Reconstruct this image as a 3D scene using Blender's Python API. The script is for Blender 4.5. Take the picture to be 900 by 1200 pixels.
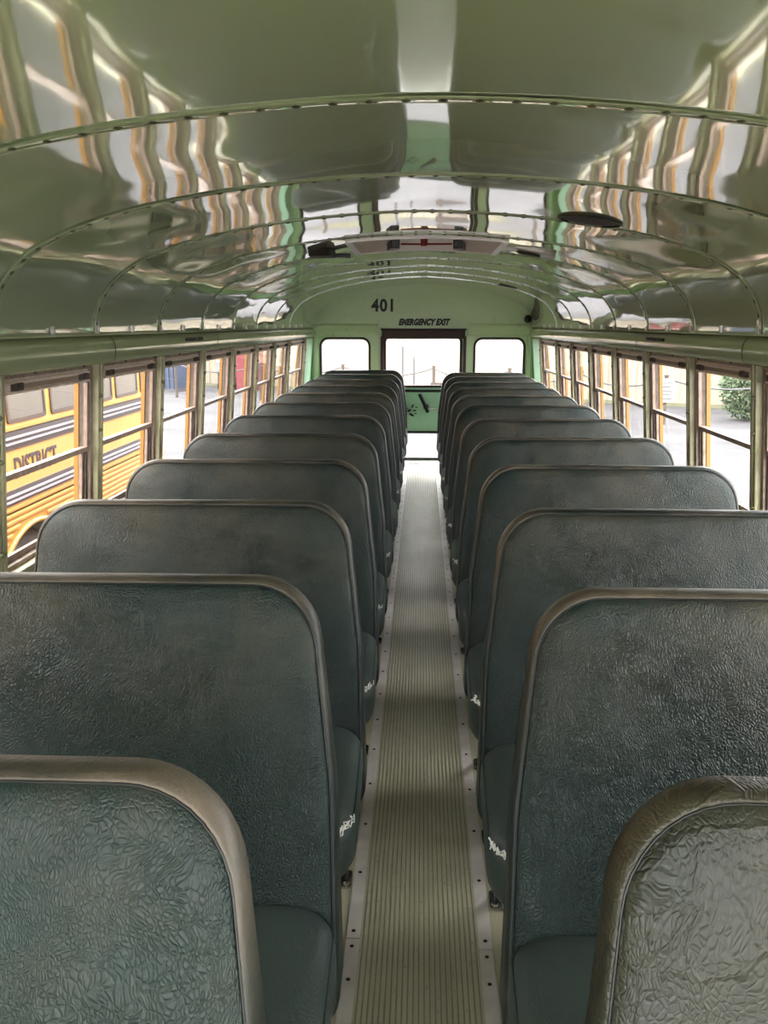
import bpy, bmesh, math, random
from mathutils import Vector, Matrix
random.seed(7)
S = bpy.context.scene
for o in list(bpy.data.objects): bpy.data.objects.remove(o)
C = S.collection
PI = math.pi

# ------------------------------------------------------------------ camera
CAM_H = 1.427
PITCH = math.radians(12.947); YAW = math.radians(2.598)
cd = bpy.data.cameras.new('camera'); cam = bpy.data.objects.new('camera', cd); C.objects.link(cam)
cam.location = (0, 0, CAM_H)
cam.rotation_euler = (PI/2 - PITCH, 0, YAW)
cd.sensor_fit = 'VERTICAL'; cd.sensor_height = 36; cd.sensor_width = 27; cd.lens = 960/1200*36
cd.clip_start = 0.05; cd.clip_end = 500
S.camera = cam

# ------------------------------------------------------------------ light
W = bpy.data.worlds.new('world'); S.world = W; W.use_nodes = True
nt = W.node_tree; bg = nt.nodes['Background']
bg.inputs['Color'].default_value = (1.0, 0.985, 0.975, 1); bg.inputs['Strength'].default_value = 14.0
sl = bpy.data.lights.new('sun', 'SUN'); sl.energy = 5.0; sl.angle = math.radians(35); sl.color = (1, .96, .9)
so = bpy.data.objects.new('sun', sl); C.objects.link(so)
so.rotation_euler = (math.radians(-32), math.radians(40), 0)
S.view_settings.view_transform = 'Standard'; S.view_settings.look = 'None'
S.view_settings.exposure = 0.12; S.view_settings.gamma = 1.0; S.view_settings.use_curve_mapping = False
pass

# ------------------------------------------------------------------ materials
def srgb(r, g, b):
    f = lambda c: ((c/255)/12.92 if c/255 <= .04045 else ((c/255+.055)/1.055)**2.4)
    return (f(r), f(g), f(b), 1)
def newmat(name):
    m = bpy.data.materials.new(name); m.use_nodes = True
    return m, m.node_tree, m.node_tree.nodes['Principled BSDF']
def N(t, kind, **kw):
    n = t.nodes.new(kind)
    for k, v in kw.items():
        if hasattr(n, k) and k not in n.inputs: setattr(n, k, v)
        else: n.inputs[k].default_value = v
    return n
def mat(name, col, rough=.5, metal=0, spec=.5, var=None, vscale=8, bump=0, bscale=200, coat=0, ior=None):
    """plain painted / plastic / metal surface with optional colour variation and fine bump"""
    m, t, p = newmat(name)
    p.inputs['Base Color'].default_value = col
    p.inputs['Roughness'].default_value = rough
    p.inputs['Metallic'].default_value = metal
    p.inputs['Specular IOR Level'].default_value = spec
    p.inputs['Coat Weight'].default_value = coat
    if ior: p.inputs['IOR'].default_value = ior
    tc = N(t, 'ShaderNodeTexCoord')
    if var:
        n = N(t, 'ShaderNodeTexNoise', Scale=vscale, Detail=6.0, Roughness=.6)
        t.links.new(tc.outputs['Object'], n.inputs['Vector'])
        r = N(t, 'ShaderNodeValToRGB'); r.color_ramp.elements[0].position = .35; r.color_ramp.elements[1].position = .68
        r.color_ramp.elements[0].color = col; r.color_ramp.elements[1].color = var
        t.links.new(n.outputs['Fac'], r.inputs['Fac']); t.links.new(r.outputs['Color'], p.inputs['Base Color'])
    if bump:
        n = N(t, 'ShaderNodeTexNoise', Scale=bscale, Detail=4.0)
        t.links.new(tc.outputs['Object'], n.inputs['Vector'])
        b = N(t, 'ShaderNodeBump', Strength=bump, Distance=.003)
        t.links.new(n.outputs['Fac'], b.inputs['Height']); t.links.new(b.outputs['Normal'], p.inputs['Normal'])
    return m

M = {}
CEIL = srgb(124, 138, 103)
def paint(name, a, b, rough, ior, dent=.25, coat=0):
    m, t, p = newmat(name)
    tc = N(t, 'ShaderNodeTexCoord')
    n = N(t, 'ShaderNodeTexNoise', Scale=1.2, Detail=3.0); t.links.new(tc.outputs['Object'], n.inputs['Vector'])
    r = N(t, 'ShaderNodeMix', data_type='RGBA'); r.inputs[6].default_value = a; r.inputs[7].default_value = b
    t.links.new(n.outputs['Fac'], r.inputs[0]); t.links.new(r.outputs[2], p.inputs['Base Color'])
    n2 = N(t, 'ShaderNodeTexNoise', Scale=14.0, Detail=5.0); t.links.new(tc.outputs['Object'], n2.inputs['Vector'])
    mr = N(t, 'ShaderNodeMapRange'); mr.inputs[3].default_value = rough*.6; mr.inputs[4].default_value = rough*1.5
    t.links.new(n2.outputs['Fac'], mr.inputs[0]); t.links.new(mr.outputs[0], p.inputs['Roughness'])
    p.inputs['IOR'].default_value = ior
    p.inputs['Coat Weight'].default_value = coat; p.inputs['Coat IOR'].default_value = 1.6; p.inputs['Coat Roughness'].default_value = rough*.5
    n3 = N(t, 'ShaderNodeTexNoise', Scale=3.5, Detail=1.0); t.links.new(tc.outputs['Object'], n3.inputs['Vector'])
    bp = N(t, 'ShaderNodeBump', Strength=dent, Distance=.01); t.links.new(n3.outputs['Fac'], bp.inputs['Height'])
    t.links.new(bp.outputs['Normal'], p.inputs['Normal']); t.links.new(bp.outputs['Normal'], p.inputs['Coat Normal'])
    return m
M['ceiling'] = paint('glossy_sage_ceiling_paint', srgb(177, 188, 152), srgb(183, 194, 159), .055, 2.1, .10, .8)
M['green'] = paint('sage_wall_paint', srgb(176, 196, 150), srgb(182, 202, 156), .3, 1.5, .03)
M['header'] = paint('sage_header_paint', srgb(168, 178, 134), srgb(174, 184, 140), .16, 1.8, .05, .4)
M['post'] = mat('olive_post_paint', srgb(168, 162, 128), .35, var=srgb(146, 140, 110), vscale=20)
M['mint'] = mat('mint_door_paint', srgb(166, 210, 176), .35, var=srgb(160, 202, 170))
M['bronze'] = mat('weathered_lit_sash', srgb(232, 214, 200), .42, metal=.0, var=srgb(204, 184, 170), vscale=30, bump=.1)  # pale copy of the sash finish, lightened for the shaded header rail
M['bronze_side'] = mat('shaded_bronze_sash_side', srgb(156, 134, 120), .5, var=srgb(122, 102, 90), vscale=30)  # darker copy of the sash finish, shading put into the colour
M['recess_shade'] = mat('brown_recess_shade', srgb(150, 128, 112), .6)
M['bronze_dark'] = mat('dark_sash_channel', srgb(92, 76, 66), .6, var=srgb(52, 42, 38), vscale=40)
M['alu'] = mat('brushed_aluminium_strip', srgb(228, 220, 218), .36, metal=.0, var=srgb(206, 197, 194), vscale=14, bump=.15, bscale=120)
M['screw'] = mat('dark_screw_heads', srgb(60, 48, 44), .5, metal=.6)
M['rivet'] = mat('painted_rivets', srgb(88, 90, 66), .35, metal=.2)
M['rubber'] = mat('black_rubber', srgb(24, 22, 22), .6, bump=.1)
M['black'] = mat('black_paint', srgb(18, 18, 20), .4)
M['pad'] = mat('dark_brown_vinyl_pad', srgb(54, 34, 32), .6, bump=.2)
M['blackmetal'] = mat('black_tube_steel', srgb(26, 27, 28), .3, metal=.3)
M['chrome'] = mat('worn_bright_steel', srgb(190, 185, 178), .25, metal=.9)
M['stuffing'] = mat('white_seat_stuffing', srgb(225, 225, 220), .9, bump=.6, bscale=300)
M['lettering'] = mat('black_lettering', srgb(14, 18, 14), .5)
M['red'] = mat('red_plastic', srgb(135, 30, 24), .45)
M['hatch'] = mat('tan_hatch_panel', srgb(176, 142, 122), .35, var=srgb(166, 128, 104), vscale=4)
M['hatch_rim'] = mat('pale_hatch_rim', srgb(196, 188, 182), .3, metal=.3)
M['grille'] = mat('dark_speaker_grille', srgb(36, 28, 24), .55, bump=.9, bscale=400)
M['lens'] = mat('grey_lamp_lens', srgb(150, 150, 140), .2)

def vinyl(name, base, hi, wear_lit, scale, depth, rough, wear_lit_amt, crease=0.0):
    m, t, p = newmat(name)
    tc = N(t, 'ShaderNodeTexCoord'); L = t.links.new
    info = N(t, 'ShaderNodeObjectInfo')
    off = N(t, 'ShaderNodeVectorMath', operation='ADD'); L(tc.outputs['Object'], off.inputs[0])
    mul = N(t, 'ShaderNodeMath', operation='MULTIPLY'); mul.inputs[1].default_value = 37.0; L(info.outputs['Random'], mul.inputs[0]); L(mul.outputs[0], off.inputs[1])
    # distorted coordinates
    nd = N(t, 'ShaderNodeTexNoise', Scale=9.0, Detail=3.0); L(off.outputs[0], nd.inputs['Vector'])
    sc = N(t, 'ShaderNodeVectorMath', operation='SCALE'); sc.inputs['Scale'].default_value = .09; L(nd.outputs['Color'], sc.inputs[0])
    ad = N(t, 'ShaderNodeVectorMath', operation='ADD'); L(off.outputs[0], ad.inputs[0]); L(sc.outputs[0], ad.inputs[1])
    st = N(t, 'ShaderNodeVectorMath', operation='MULTIPLY'); st.inputs[1].default_value = (1.3, 1, .8); L(ad.outputs[0], st.inputs[0])
    v = N(t, 'ShaderNodeTexVoronoi', feature='DISTANCE_TO_EDGE', Scale=scale); L(st.outputs[0], v.inputs['Vector'])
    mr = N(t, 'ShaderNodeMapRange'); mr.inputs[2].default_value = .25; L(v.outputs['Distance'], mr.inputs[0])
    fn = N(t, 'ShaderNodeTexNoise', Scale=scale*6, Detail=3.0); L(off.outputs[0], fn.inputs['Vector'])
    m1 = N(t, 'ShaderNodeMath', operation='MULTIPLY_ADD'); m1.inputs[1].default_value = .35; L(fn.outputs['Fac'], m1.inputs[0]); L(mr.outputs[0], m1.inputs[2])
    # areas of weaker wrinkle
    pa = N(t, 'ShaderNodeTexNoise', Scale=5.0, Detail=2.0); L(off.outputs[0], pa.inputs['Vector'])
    pr = N(t, 'ShaderNodeMapRange'); pr.inputs[1].default_value = .35; pr.inputs[2].default_value = .65; pr.inputs[3].default_value = depth*.5; pr.inputs[4].default_value = depth; L(pa.outputs['Fac'], pr.inputs[0])
    b = N(t, 'ShaderNodeBump', Distance=.0018); L(m1.outputs[0], b.inputs['Height']); L(pr.outputs[0], b.inputs['Strength'])
    last = b
    if crease:
        wn = N(t, 'ShaderNodeTexVoronoi', feature='DISTANCE_TO_EDGE', Scale=9.0)
        s2 = N(t, 'ShaderNodeVectorMath', operation='MULTIPLY'); s2.inputs[1].default_value = (1.8, 1, 1.0); L(ad.outputs[0], s2.inputs[0]); L(s2.outputs[0], wn.inputs['Vector'])
        w2 = N(t, 'ShaderNodeMapRange'); w2.inputs[2].default_value = .05; L(wn.outputs['Distance'], w2.inputs[0])
        b2 = N(t, 'ShaderNodeBump', Strength=crease, Distance=.004, invert=True); L(w2.outputs[0], b2.inputs['Height']); L(b.outputs['Normal'], b2.inputs['Normal'])
        last = b2
    L(last.outputs['Normal'], p.inputs['Normal'])
    # colour: dye variation; top tint mixes worn vinyl with painted-in window light
    cn = N(t, 'ShaderNodeTexNoise', Scale=6.0, Detail=6.0, Roughness=.65); L(off.outputs[0], cn.inputs['Vector'])
    cr = N(t, 'ShaderNodeMix', data_type='RGBA'); cr.inputs[6].default_value = base; cr.inputs[7].default_value = hi; L(cn.outputs['Fac'], cr.inputs[0])
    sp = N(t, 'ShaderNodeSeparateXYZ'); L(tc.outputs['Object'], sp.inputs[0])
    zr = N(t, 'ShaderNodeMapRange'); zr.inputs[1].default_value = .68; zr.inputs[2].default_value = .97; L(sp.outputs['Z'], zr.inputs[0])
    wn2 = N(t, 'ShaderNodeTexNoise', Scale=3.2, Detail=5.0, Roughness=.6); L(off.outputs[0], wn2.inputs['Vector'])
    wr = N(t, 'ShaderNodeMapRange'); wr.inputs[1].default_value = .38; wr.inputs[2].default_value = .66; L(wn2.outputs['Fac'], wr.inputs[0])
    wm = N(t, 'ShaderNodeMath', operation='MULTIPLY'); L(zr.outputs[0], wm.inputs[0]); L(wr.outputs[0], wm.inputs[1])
    wk = N(t, 'ShaderNodeMath', operation='MULTIPLY'); wk.inputs[1].default_value = wear_lit_amt; L(wm.outputs[0], wk.inputs[0])
    fm = N(t, 'ShaderNodeMix', data_type='RGBA'); fm.inputs[7].default_value = wear_lit; L(cr.outputs[2], fm.inputs[6]); L(wk.outputs[0], fm.inputs[0])
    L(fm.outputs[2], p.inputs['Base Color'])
    p.inputs['Roughness'].default_value = rough; p.inputs['Specular IOR Level'].default_value = .38
    return m
TEAL = srgb(15, 33, 32); TEAL2 = srgb(29, 45, 43); WORN_LIT = srgb(92, 84, 70)  # last tint is part worn vinyl, part window light on the seat tops
M['vinyl'] = vinyl('dark_green_vinyl', TEAL, TEAL2, WORN_LIT, 160, .65, .45, .62)
M['vinyl_olive'] = vinyl('creased_olive_vinyl', srgb(27, 31, 24), srgb(38, 41, 31), WORN_LIT, 120, .42, .42, .5, .3)
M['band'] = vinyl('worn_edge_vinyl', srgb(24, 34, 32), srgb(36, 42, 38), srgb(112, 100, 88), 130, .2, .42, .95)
M['cushion'] = vinyl('grey_green_cushion_vinyl', srgb(46, 56, 55), srgb(57, 67, 64), TEAL, 110, .22, .5, 0)

# floor
def floor_mat(name, a, b, c, rough=.45):
    m, t, p = newmat(name); L = t.links.new
    tc = N(t, 'ShaderNodeTexCoord')
    mp = N(t, 'ShaderNodeMapping'); mp.inputs['Scale'].default_value = (6, 1.2, 1); L(tc.outputs['Object'], mp.inputs[0])
    n = N(t, 'ShaderNodeTexNoise', Scale=2.0, Detail=8.0, Roughness=.65); L(mp.outputs[0], n.inputs['Vector'])
    r = N(t, 'ShaderNodeValToRGB'); e = r.color_ramp.elements
    e[0].position = .3; e[0].color = a; e[1].position = .7; e[1].color = b; L(n.outputs['Fac'], r.inputs[0])
    n2 = N(t, 'ShaderNodeTexNoise', Scale=60.0, Detail=3.0); L(tc.outputs['Object'], n2.inputs['Vector'])
    r2 = N(t, 'ShaderNodeValToRGB'); r2.color_ramp.elements[0].position = .62; r2.color_ramp.elements[1].position = .72; L(n2.outputs['Fac'], r2.inputs[0])
    mx = N(t, 'ShaderNodeMix', data_type='RGBA'); mx.inputs[7].default_value = c
    mm = N(t, 'ShaderNodeMath', operation='MULTIPLY'); mm.inputs[1].default_value = .45; L(r2.outputs[0], mm.inputs[0]); L(mm.outputs[0], mx.inputs[0])
    L(r.outputs[0], mx.inputs[6]); L(mx.outputs[2], p.inputs['Base Color'])
    p.inputs['Roughness'].default_value = rough
    b_ = N(t, 'ShaderNodeBump', Strength=.15, Distance=.002); L(n2.outputs['Fac'], b_.inputs['Height']); L(b_.outputs['Normal'], p.inputs['Normal'])
    return m
M['floor'] = floor_mat('worn_olive_floor_covering', srgb(188, 182, 156), srgb(204, 198, 172), srgb(150, 142, 118))
M['runner'] = floor_mat('ribbed_aisle_rubber', srgb(182, 178, 154), srgb(208, 204, 182), srgb(140, 136, 112), .4)
M['groove'] = mat('darker_rubber_groove', srgb(152, 148, 124), .7, var=srgb(168, 164, 140), vscale=12)  # groove colour, darker than the ribs

# glass: thin pane = mostly clear with a fresnel reflection
def glass(name, tint):
    m = bpy.data.materials.new(name); m.use_nodes = True; t = m.node_tree; t.nodes.clear()
    out = N(t, 'ShaderNodeOutputMaterial'); tr = N(t, 'ShaderNodeBsdfTransparent'); tr.inputs[0].default_value = tint
    gl = N(t, 'ShaderNodeBsdfGlossy', Roughness=.02); mx = N(t, 'ShaderNodeMixShader'); fr = N(t, 'ShaderNodeFresnel', IOR=1.45)
    ge = N(t, 'ShaderNodeNewGeometry'); iv = N(t, 'ShaderNodeMath', operation='SUBTRACT'); iv.inputs[0].default_value = 1; t.links.new(ge.outputs['Backfacing'], iv.inputs[1])
    mu = N(t, 'ShaderNodeMath', operation='MULTIPLY'); t.links.new(iv.outputs[0], mu.inputs[0]); t.links.new(fr.outputs[0], mu.inputs[1])
    t.links.new(mu.outputs[0], mx.inputs[0]); t.links.new(tr.outputs[0], mx.inputs[1]); t.links.new(gl.outputs[0], mx.inputs[2]); t.links.new(mx.outputs[0], out.inputs[0])
    return m
M['glass'] = glass('clear_window_glass', (.95, .96, .96, 1))

# exterior
def ground_mat():
    m, t, p = newmat('pale_gravel'); L = t.links.new
    tc = N(t, 'ShaderNodeTexCoord'); n = N(t, 'ShaderNodeTexNoise', Scale=.35, Detail=10.0, Roughness=.7)
    mp = N(t, 'ShaderNodeMapping'); mp.inputs['Scale'].default_value = (1, 2.2, 1); L(tc.outputs['Object'], mp.inputs[0]); L(mp.outputs[0], n.inputs['Vector'])
    r = N(t, 'ShaderNodeValToRGB'); e = r.color_ramp.elements; e[0].position = .35; e[0].color = srgb(40, 38, 40); e[1].position = .68; e[1].color = srgb(74, 71, 74)
    L(n.outputs['Fac'], r.inputs[0])
    n2 = N(t, 'ShaderNodeTexNoise', Scale=18.0, Detail=6.0, Roughness=.8); L(tc.outputs['Object'], n2.inputs['Vector'])
    mx = N(t, 'ShaderNodeMix', data_type='RGBA', blend_type='OVERLAY'); mx.inputs[0].default_value = .5; L(r.outputs[0], mx.inputs[6]); L(n2.outputs['Color'], mx.inputs[7])
    L(mx.outputs[2], p.inputs['Base Color']); p.inputs['Roughness'].default_value = .9
    b = N(t, 'ShaderNodeBump', Strength=.6, Distance=.03); L(n2.outputs['Fac'], b.inputs['Height']); L(b.outputs['Normal'], p.inputs['Normal'])
    return m
M['gravel'] = ground_mat()
M['grass'] = mat('dry_grass_verge', srgb(82, 80, 58), .9, var=srgb(68, 70, 46), vscale=3, bump=.5, bscale=30)
M['siding'] = mat('cream_metal_siding', srgb(139, 128, 113), .6, var=srgb(133, 122, 107), vscale=1.5)
M['yellow'] = mat('school_bus_yellow', srgb(172, 124, 60), .4, var=srgb(167, 119, 57), vscale=2)
M['yellow_skin'] = mat('own_bus_yellow_skin', srgb(150, 106, 44), .4)
M['rail'] = mat('dark_rub_rail', srgb(56, 49, 53), .4)
M['railhi'] = mat('rail_bead_highlight', srgb(138, 130, 138), .3)  # highlight along the rails, put into the bead colour
M['bus_frame'] = mat('grey_brown_bus_sash', srgb(62, 48, 42), .5)
M['bus_pane'] = mat('greyish_bus_pane', srgb(88, 84, 80), .2, var=srgb(100, 95, 90), vscale=1.2)
M['tyre'] = mat('dusty_tyre_rubber', srgb(92, 88, 90), .8, var=srgb(76, 73, 74), vscale=10, bump=.4, bscale=60)
M['hub'] = mat('dusty_wheel_rim', srgb(66, 58, 50), .6, metal=.3)
M['under'] = mat('dark_underbody', srgb(100, 92, 82), .8)
M['blue'] = mat('faded_blue_steel', srgb(44, 52, 72), .6, var=srgb(50, 58, 76), vscale=3)
M['binred'] = mat('faded_red_steel', srgb(104, 38, 44), .6, var=srgb(108, 44, 48), vscale=3)
M['white'] = mat('off_white_paint', srgb(124, 124, 122), .6)
M['grey'] = mat('weathered_grey_steel', srgb(70, 68, 70), .6)
M['wood'] = mat('weathered_brown_wood', srgb(68, 58, 52), .8, var=srgb(58, 50, 44), vscale=6)
M['leaf'] = mat('hedge_leaves', srgb(72, 88, 60), .7, var=srgb(86, 100, 74), vscale=6)
M['signyellow'] = mat('yellow_sign_face', srgb(128, 112, 56), .5)
M['mountain'] = mat('pale_roof_fascia', srgb(214, 208, 200), .6)

# ------------------------------------------------------------------ mesh helpers
def bm_new(): return bmesh.new()
def obj(name, bm, m, parent=None, smooth=None, loc=None, bevel=0):
    me = bpy.data.meshes.new(name)
    bmesh.ops.recalc_face_normals(bm, faces=bm.faces[:])
    bm.to_mesh(me); bm.free()
    for x in (m if isinstance(m, (list, tuple)) else [m]): me.materials.append(x)
    o = bpy.data.objects.new(name, me); C.objects.link(o)
    if parent: o.parent = parent
    if loc: o.location = loc
    if smooth is not None:
        for p in me.polygons: p.use_smooth = True
        if smooth: me.set_sharp_from_angle(angle=math.radians(smooth))
    if bevel:
        b = o.modifiers.new('bevel', 'BEVEL'); b.width = bevel; b.segments = 2; b.limit_method = 'ANGLE'
    return o
def empty(name, loc=(0, 0, 0), rz=0):
    o = bpy.data.objects.new(name, None); C.objects.link(o); o.location = loc; o.rotation_euler = (0, 0, rz); o.empty_display_size = .1
    return o
def tag(o, label, cat, group=None, kind=None):
    o['label'] = label; o['category'] = cat
    if group: o['group'] = group
    if kind: o['kind'] = kind
    return o
def struct(o): o['kind'] = 'structure'; return o
def box(bm, x0, x1, y0, y1, z0, z1, f=None, mi=0):
    """axis box; f maps (x,y,z) to a new point"""
    if x0 > x1: x0, x1 = x1, x0
    P = [(x, y, z) for z in (z0, z1) for x, y in ((x0, y0), (x1, y0), (x1, y1), (x0, y1))]
    v = [bm.verts.new(f(*p) if f else p) for p in P]
    fs = []
    for q in ((0,1,2,3),(7,6,5,4),(0,4,5,1),(1,5,6,2),(2,6,7,3),(3,7,4,0)):
        fc = bm.faces.new([v[i] for i in q]); fc.material_index = mi; fs.append(fc)
    return v
def tube(bm, pts, r, seg=10, closed=False):
    pts = [Vector(p) for p in pts]; rings = []
    n = len(pts); rr = r if isinstance(r, (list, tuple)) else [r]*n
    prev = None
    for i, p in enumerate(pts):
        a = pts[(i-1) % n] if (i or closed) else p; b = pts[(i+1) % n] if (i < n-1 or closed) else p
        d = (b-a).normalized()
        if prev is None:
            up = Vector((0, 0, 1)) if abs(d.z) < .9 else Vector((1, 0, 0)); u = d.cross(up).normalized()
        else: u = (prev - d*prev.dot(d)).normalized()
        prev = u; w = d.cross(u)
        rings.append([bm.verts.new(p + (u*math.cos(2*PI*k/seg) + w*math.sin(2*PI*k/seg))*rr[i]) for k in range(seg)])
    for i in range(n if closed else n-1):
        A, B = rings[i], rings[(i+1) % n]
        for k in range(seg): bm.faces.new((A[k], A[(k+1) % seg], B[(k+1) % seg], B[k]))
    if not closed: bm.faces.new(rings[0][::-1]); bm.faces.new(rings[-1])
def lathe(bm, prof, origin, axis, seg=24):
    """prof: (radius, distance along axis)"""
    ax = Vector(axis).normalized(); u = ax.orthogonal().normalized(); w = ax.cross(u); o = Vector(origin); rings = []
    for r, h in prof:
        if r < 1e-6: rings.append([bm.verts.new(o+ax*h)])
        else: rings.append([bm.verts.new(o+ax*h+(u*math.cos(2*PI*k/seg)+w*math.sin(2*PI*k/seg))*r) for k in range(seg)])
    for A, B in zip(rings, rings[1:]):
        for k in range(seg):
            k2 = (k+1) % seg
            if len(A) == 1 and len(B) == 1: continue
            if len(A) == 1: bm.faces.new((A[0], B[k2], B[k]))
            elif len(B) == 1: bm.faces.new((A[k], A[k2], B[0]))
            else: bm.faces.new((A[k], A[k2], B[k2], B[k]))
def rounded(poly, radii, n=8):
    """fillet a 2-D polygon"""
    out = []; k = len(poly)
    for i, (p, r) in enumerate(zip(poly, radii)):
        p = Vector(p); a = Vector(poly[i-1]); b = Vector(poly[(i+1) % k])
        if r <= 0: out.append(tuple(p)); continue
        u = (a-p).normalized(); v = (b-p).normalized(); ang = u.angle(v); d = r/math.tan(ang/2)
        c = p + (u+v).normalized()*(r/math.sin(ang/2))
        s = p+u*d-c; e = p+v*d-c
        a0 = math.atan2(s.y, s.x); a1 = math.atan2(e.y, e.x); da = (a1-a0+PI) % (2*PI)-PI
        for j in range(n+1):
            t = a0+da*j/n; out.append((c.x+math.cos(t)*r, c.y+math.sin(t)*r))
    return out
def resample(poly, step):
    out = []; k = len(poly)
    for i in range(k):
        a = Vector(poly[i]); b = Vector(poly[(i+1) % k]); L = (b-a).length; m = max(1, int(L/step))
        for j in range(m): out.append(tuple(a.lerp(b, j/m)))
    return out
def prism(bm, poly, h0, h1, f):
    """extrude 2-D polygon; f(a,b,h)->xyz"""
    A = [bm.verts.new(f(a, b, h0)) for a, b in poly]; B = [bm.verts.new(f(a, b, h1)) for a, b in poly]
    bm.faces.new(A[::-1]); bm.faces.new(B); n = len(A)
    for i in range(n): bm.faces.new((A[i], A[(i+1) % n], B[(i+1) % n], B[i]))
def frame2d(bm, outer, inner, h0, h1, f):
    """closed band between two loops with the same count"""
    n = len(outer)
    V = [[bm.verts.new(f(a, b, h)) for a, b in lp] for lp, h in ((outer, h0), (outer, h1), (inner, h1), (inner, h0))]
    for q in range(4):
        A, B = V[q], V[(q+1) % 4]
        for i in range(n): bm.faces.new((A[i], A[(i+1) % n], B[(i+1) % n], B[i]))
def rrect(x0, x1, z0, z1, r, n=6):
    return rounded([(x0, z0), (x1, z0), (x1, z1), (x0, z1)], [r]*4, n)
def holed_panel(bm, outer, holes, y0, y1):
    """flat XZ plate with holes (triangulated), extruded in y"""
    loops = [outer]+holes; edges = []; allv = []
    for lp in loops:
        vs = [bm.verts.new((x, y0, z)) for x, z in lp]; allv += vs
        edges += [bm.edges.new((vs[i], vs[(i+1) % len(vs)])) for i in range(len(vs))]
    r = bmesh.ops.triangle_fill(bm, use_beauty=True, use_dissolve=False, edges=edges)
    faces = [g for g in r['geom'] if isinstance(g, bmesh.types.BMFace)]
    ex = bmesh.ops.extrude_face_region(bm, geom=faces)
    for g in ex['geom']:
        if isinstance(g, bmesh.types.BMVert): g.co.y = y1
def text(name, s, size, m, parent, mw, ext=.0012, sx=1, shear=0, off=0, spacing=1):
    cu = bpy.data.curves.new(name, 'FONT'); cu.body = s; cu.size = size; cu.extrude = ext; cu.align_x = 'CENTER'; cu.align_y = 'CENTER'
    cu.shear = shear; cu.offset = off; cu.space_character = spacing; cu.resolution_u = 4
    tmp = bpy.data.objects.new('tmp', cu); C.objects.link(tmp)
    dg = bpy.context.evaluated_depsgraph_get(); me = bpy.data.meshes.new_from_object(tmp.evaluated_get(dg))
    bpy.data.objects.remove(tmp); me.transform(mw @ Matrix.Diagonal((sx, 1, 1, 1))); me.materials.clear(); me.materials.append(m); me.name = name
    o = bpy.data.objects.new(name, me); C.objects.link(o)
    if parent: o.parent = parent
    return o

# ------------------------------------------------------------------ bus shell
PITCHB = .705
PIL = [2.86+PITCHB*k for k in range(-6, 7)]          # window post stations
YF, YR = PIL[0], 8.62                                  # front bulkhead, rear wall
HB, HT = 1.293, 1.392                                  # header panel bottom / top
LEAN = math.tan(math.radians(5))
def wx(z): return 1.14 + (1.29-z)*LEAN*(1 if z < 1.29 else .3)
def lean(s): return lambda x, y, z: (s*(x + wx(z)), y, z)   # x is measured outward from the inner wall plane
# lower wall, sill to floor, header backing
for s, nm in ((-1, 'wall_left'), (1, 'wall_right')):
    bm = bm_new(); L_ = lean(s)
    box(bm, 0, .07, YF, YR, -.35, .72, L_)
    box(bm, .0, .07, YF, YR, HB, 1.45, L_)
    box(bm, 0, .07, 8.05, YR, .72, HB, L_)
    w = struct(obj(nm, bm, M['green']))
    bm = bm_new()
    box(bm, -.03, .02, YF, 8.05, .70, .725, L_)
    obj('window_sill', bm, M['post'], w, bevel=.004)
    bm = bm_new(); box(bm, .071, .078, YF-.3, YR+.05, -.45, .715, L_); box(bm, .071, .078, YF-.3, YR+.05, HB+.005, 1.5, L_)
    obj('outer_skin', bm, M['yellow_skin'], w)
    for i, y in enumerate(PIL + [8.05]):
        bm = bm_new()
        box(bm, -.022, .045, y-.024, y+.024, .715, HB+.005, L_)
        box(bm, -.027, -.020, y-.009, y+.009, .715, HB, L_)
        post = obj('window_post', bm, M['post'], w, bevel=.004)
        bm = bm_new()
        box(bm, .046, .062, y-.034, y+.034, .70, HB+.01, L_)
        obj('outer_pillar_skin', bm, M['yellow_skin'], post)
        bm = bm_new()
        for z in (.80, 1.06, 1.18):
            lathe(bm, [(0, .012), (.004, .011), (.007, .006), (.008, 0)], (s*(wx(z)-.022), y-.014, z), (-s, 0, 0), 8)
        obj('post_screw', bm, M['rivet'], post, 40)
    if True:   # corner post panel between last window and rear wall, mint coloured
        bm = bm_new(); box(bm, -.02, .0, 8.09, 8.60, .30, HB-.01, L_); obj('corner_panel', bm, M['mint'], w, bevel=.006)

# header coves (segments), one structure each
def header(s, y0, y1, nm):
    prof = [(1.142, HB-.004), (1.118, HB-.004), (1.104, HB+.004), (1.096, HB+.02), (1.093, HB+.045), (1.096, HB+.068), (1.106, HB+.084), (1.122, HB+.093), (1.142, HB+.097)]
    bm = bm_new(); ny = max(2, int((y1-y0)/.1)); rings = []
    for j in range(ny+1):
        y = y0+.0015+(y1-y0-.003)*j/ny
        rings.append([bm.verts.new((s*x, y, z)) for x, z in prof])
    for A, B in zip(rings, rings[1:]):
        for k in range(len(prof)-1): bm.faces.new((A[k], A[k+1], B[k+1], B[k]))
    bm.faces.new(rings[0]); bm.faces.new(rings[-1])
    o = struct(obj(nm, bm, M['header'], None, 50))
    bm = bm_new()     # dark butt joint line at the segment's far end
    for (a, za), (b, zb) in zip(prof[1:], prof[2:]):
        x0, x1 = s*(a-.003), s*(b-.003)
        bm.faces.new([bm.verts.new(p) for p in ((x0, y1-.004, za), (x0, y1+.004, za), (x1, y1+.004, zb), (x1, y1-.004, zb))])
    if y1 < 8.5: obj('joint', bm, M['rubber'], o)
    else: bm.free()
    bm = bm_new(); y = y0+.17
    while y < y1-.02:
        lathe(bm, [(0, .004), (.004, .003), (.005, 0)], (s*1.118, y, HB-.004), (0, 0, -1), 8); y += .3525
    obj('header_screw', bm, M['screw'], o, 40)
    return o
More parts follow.
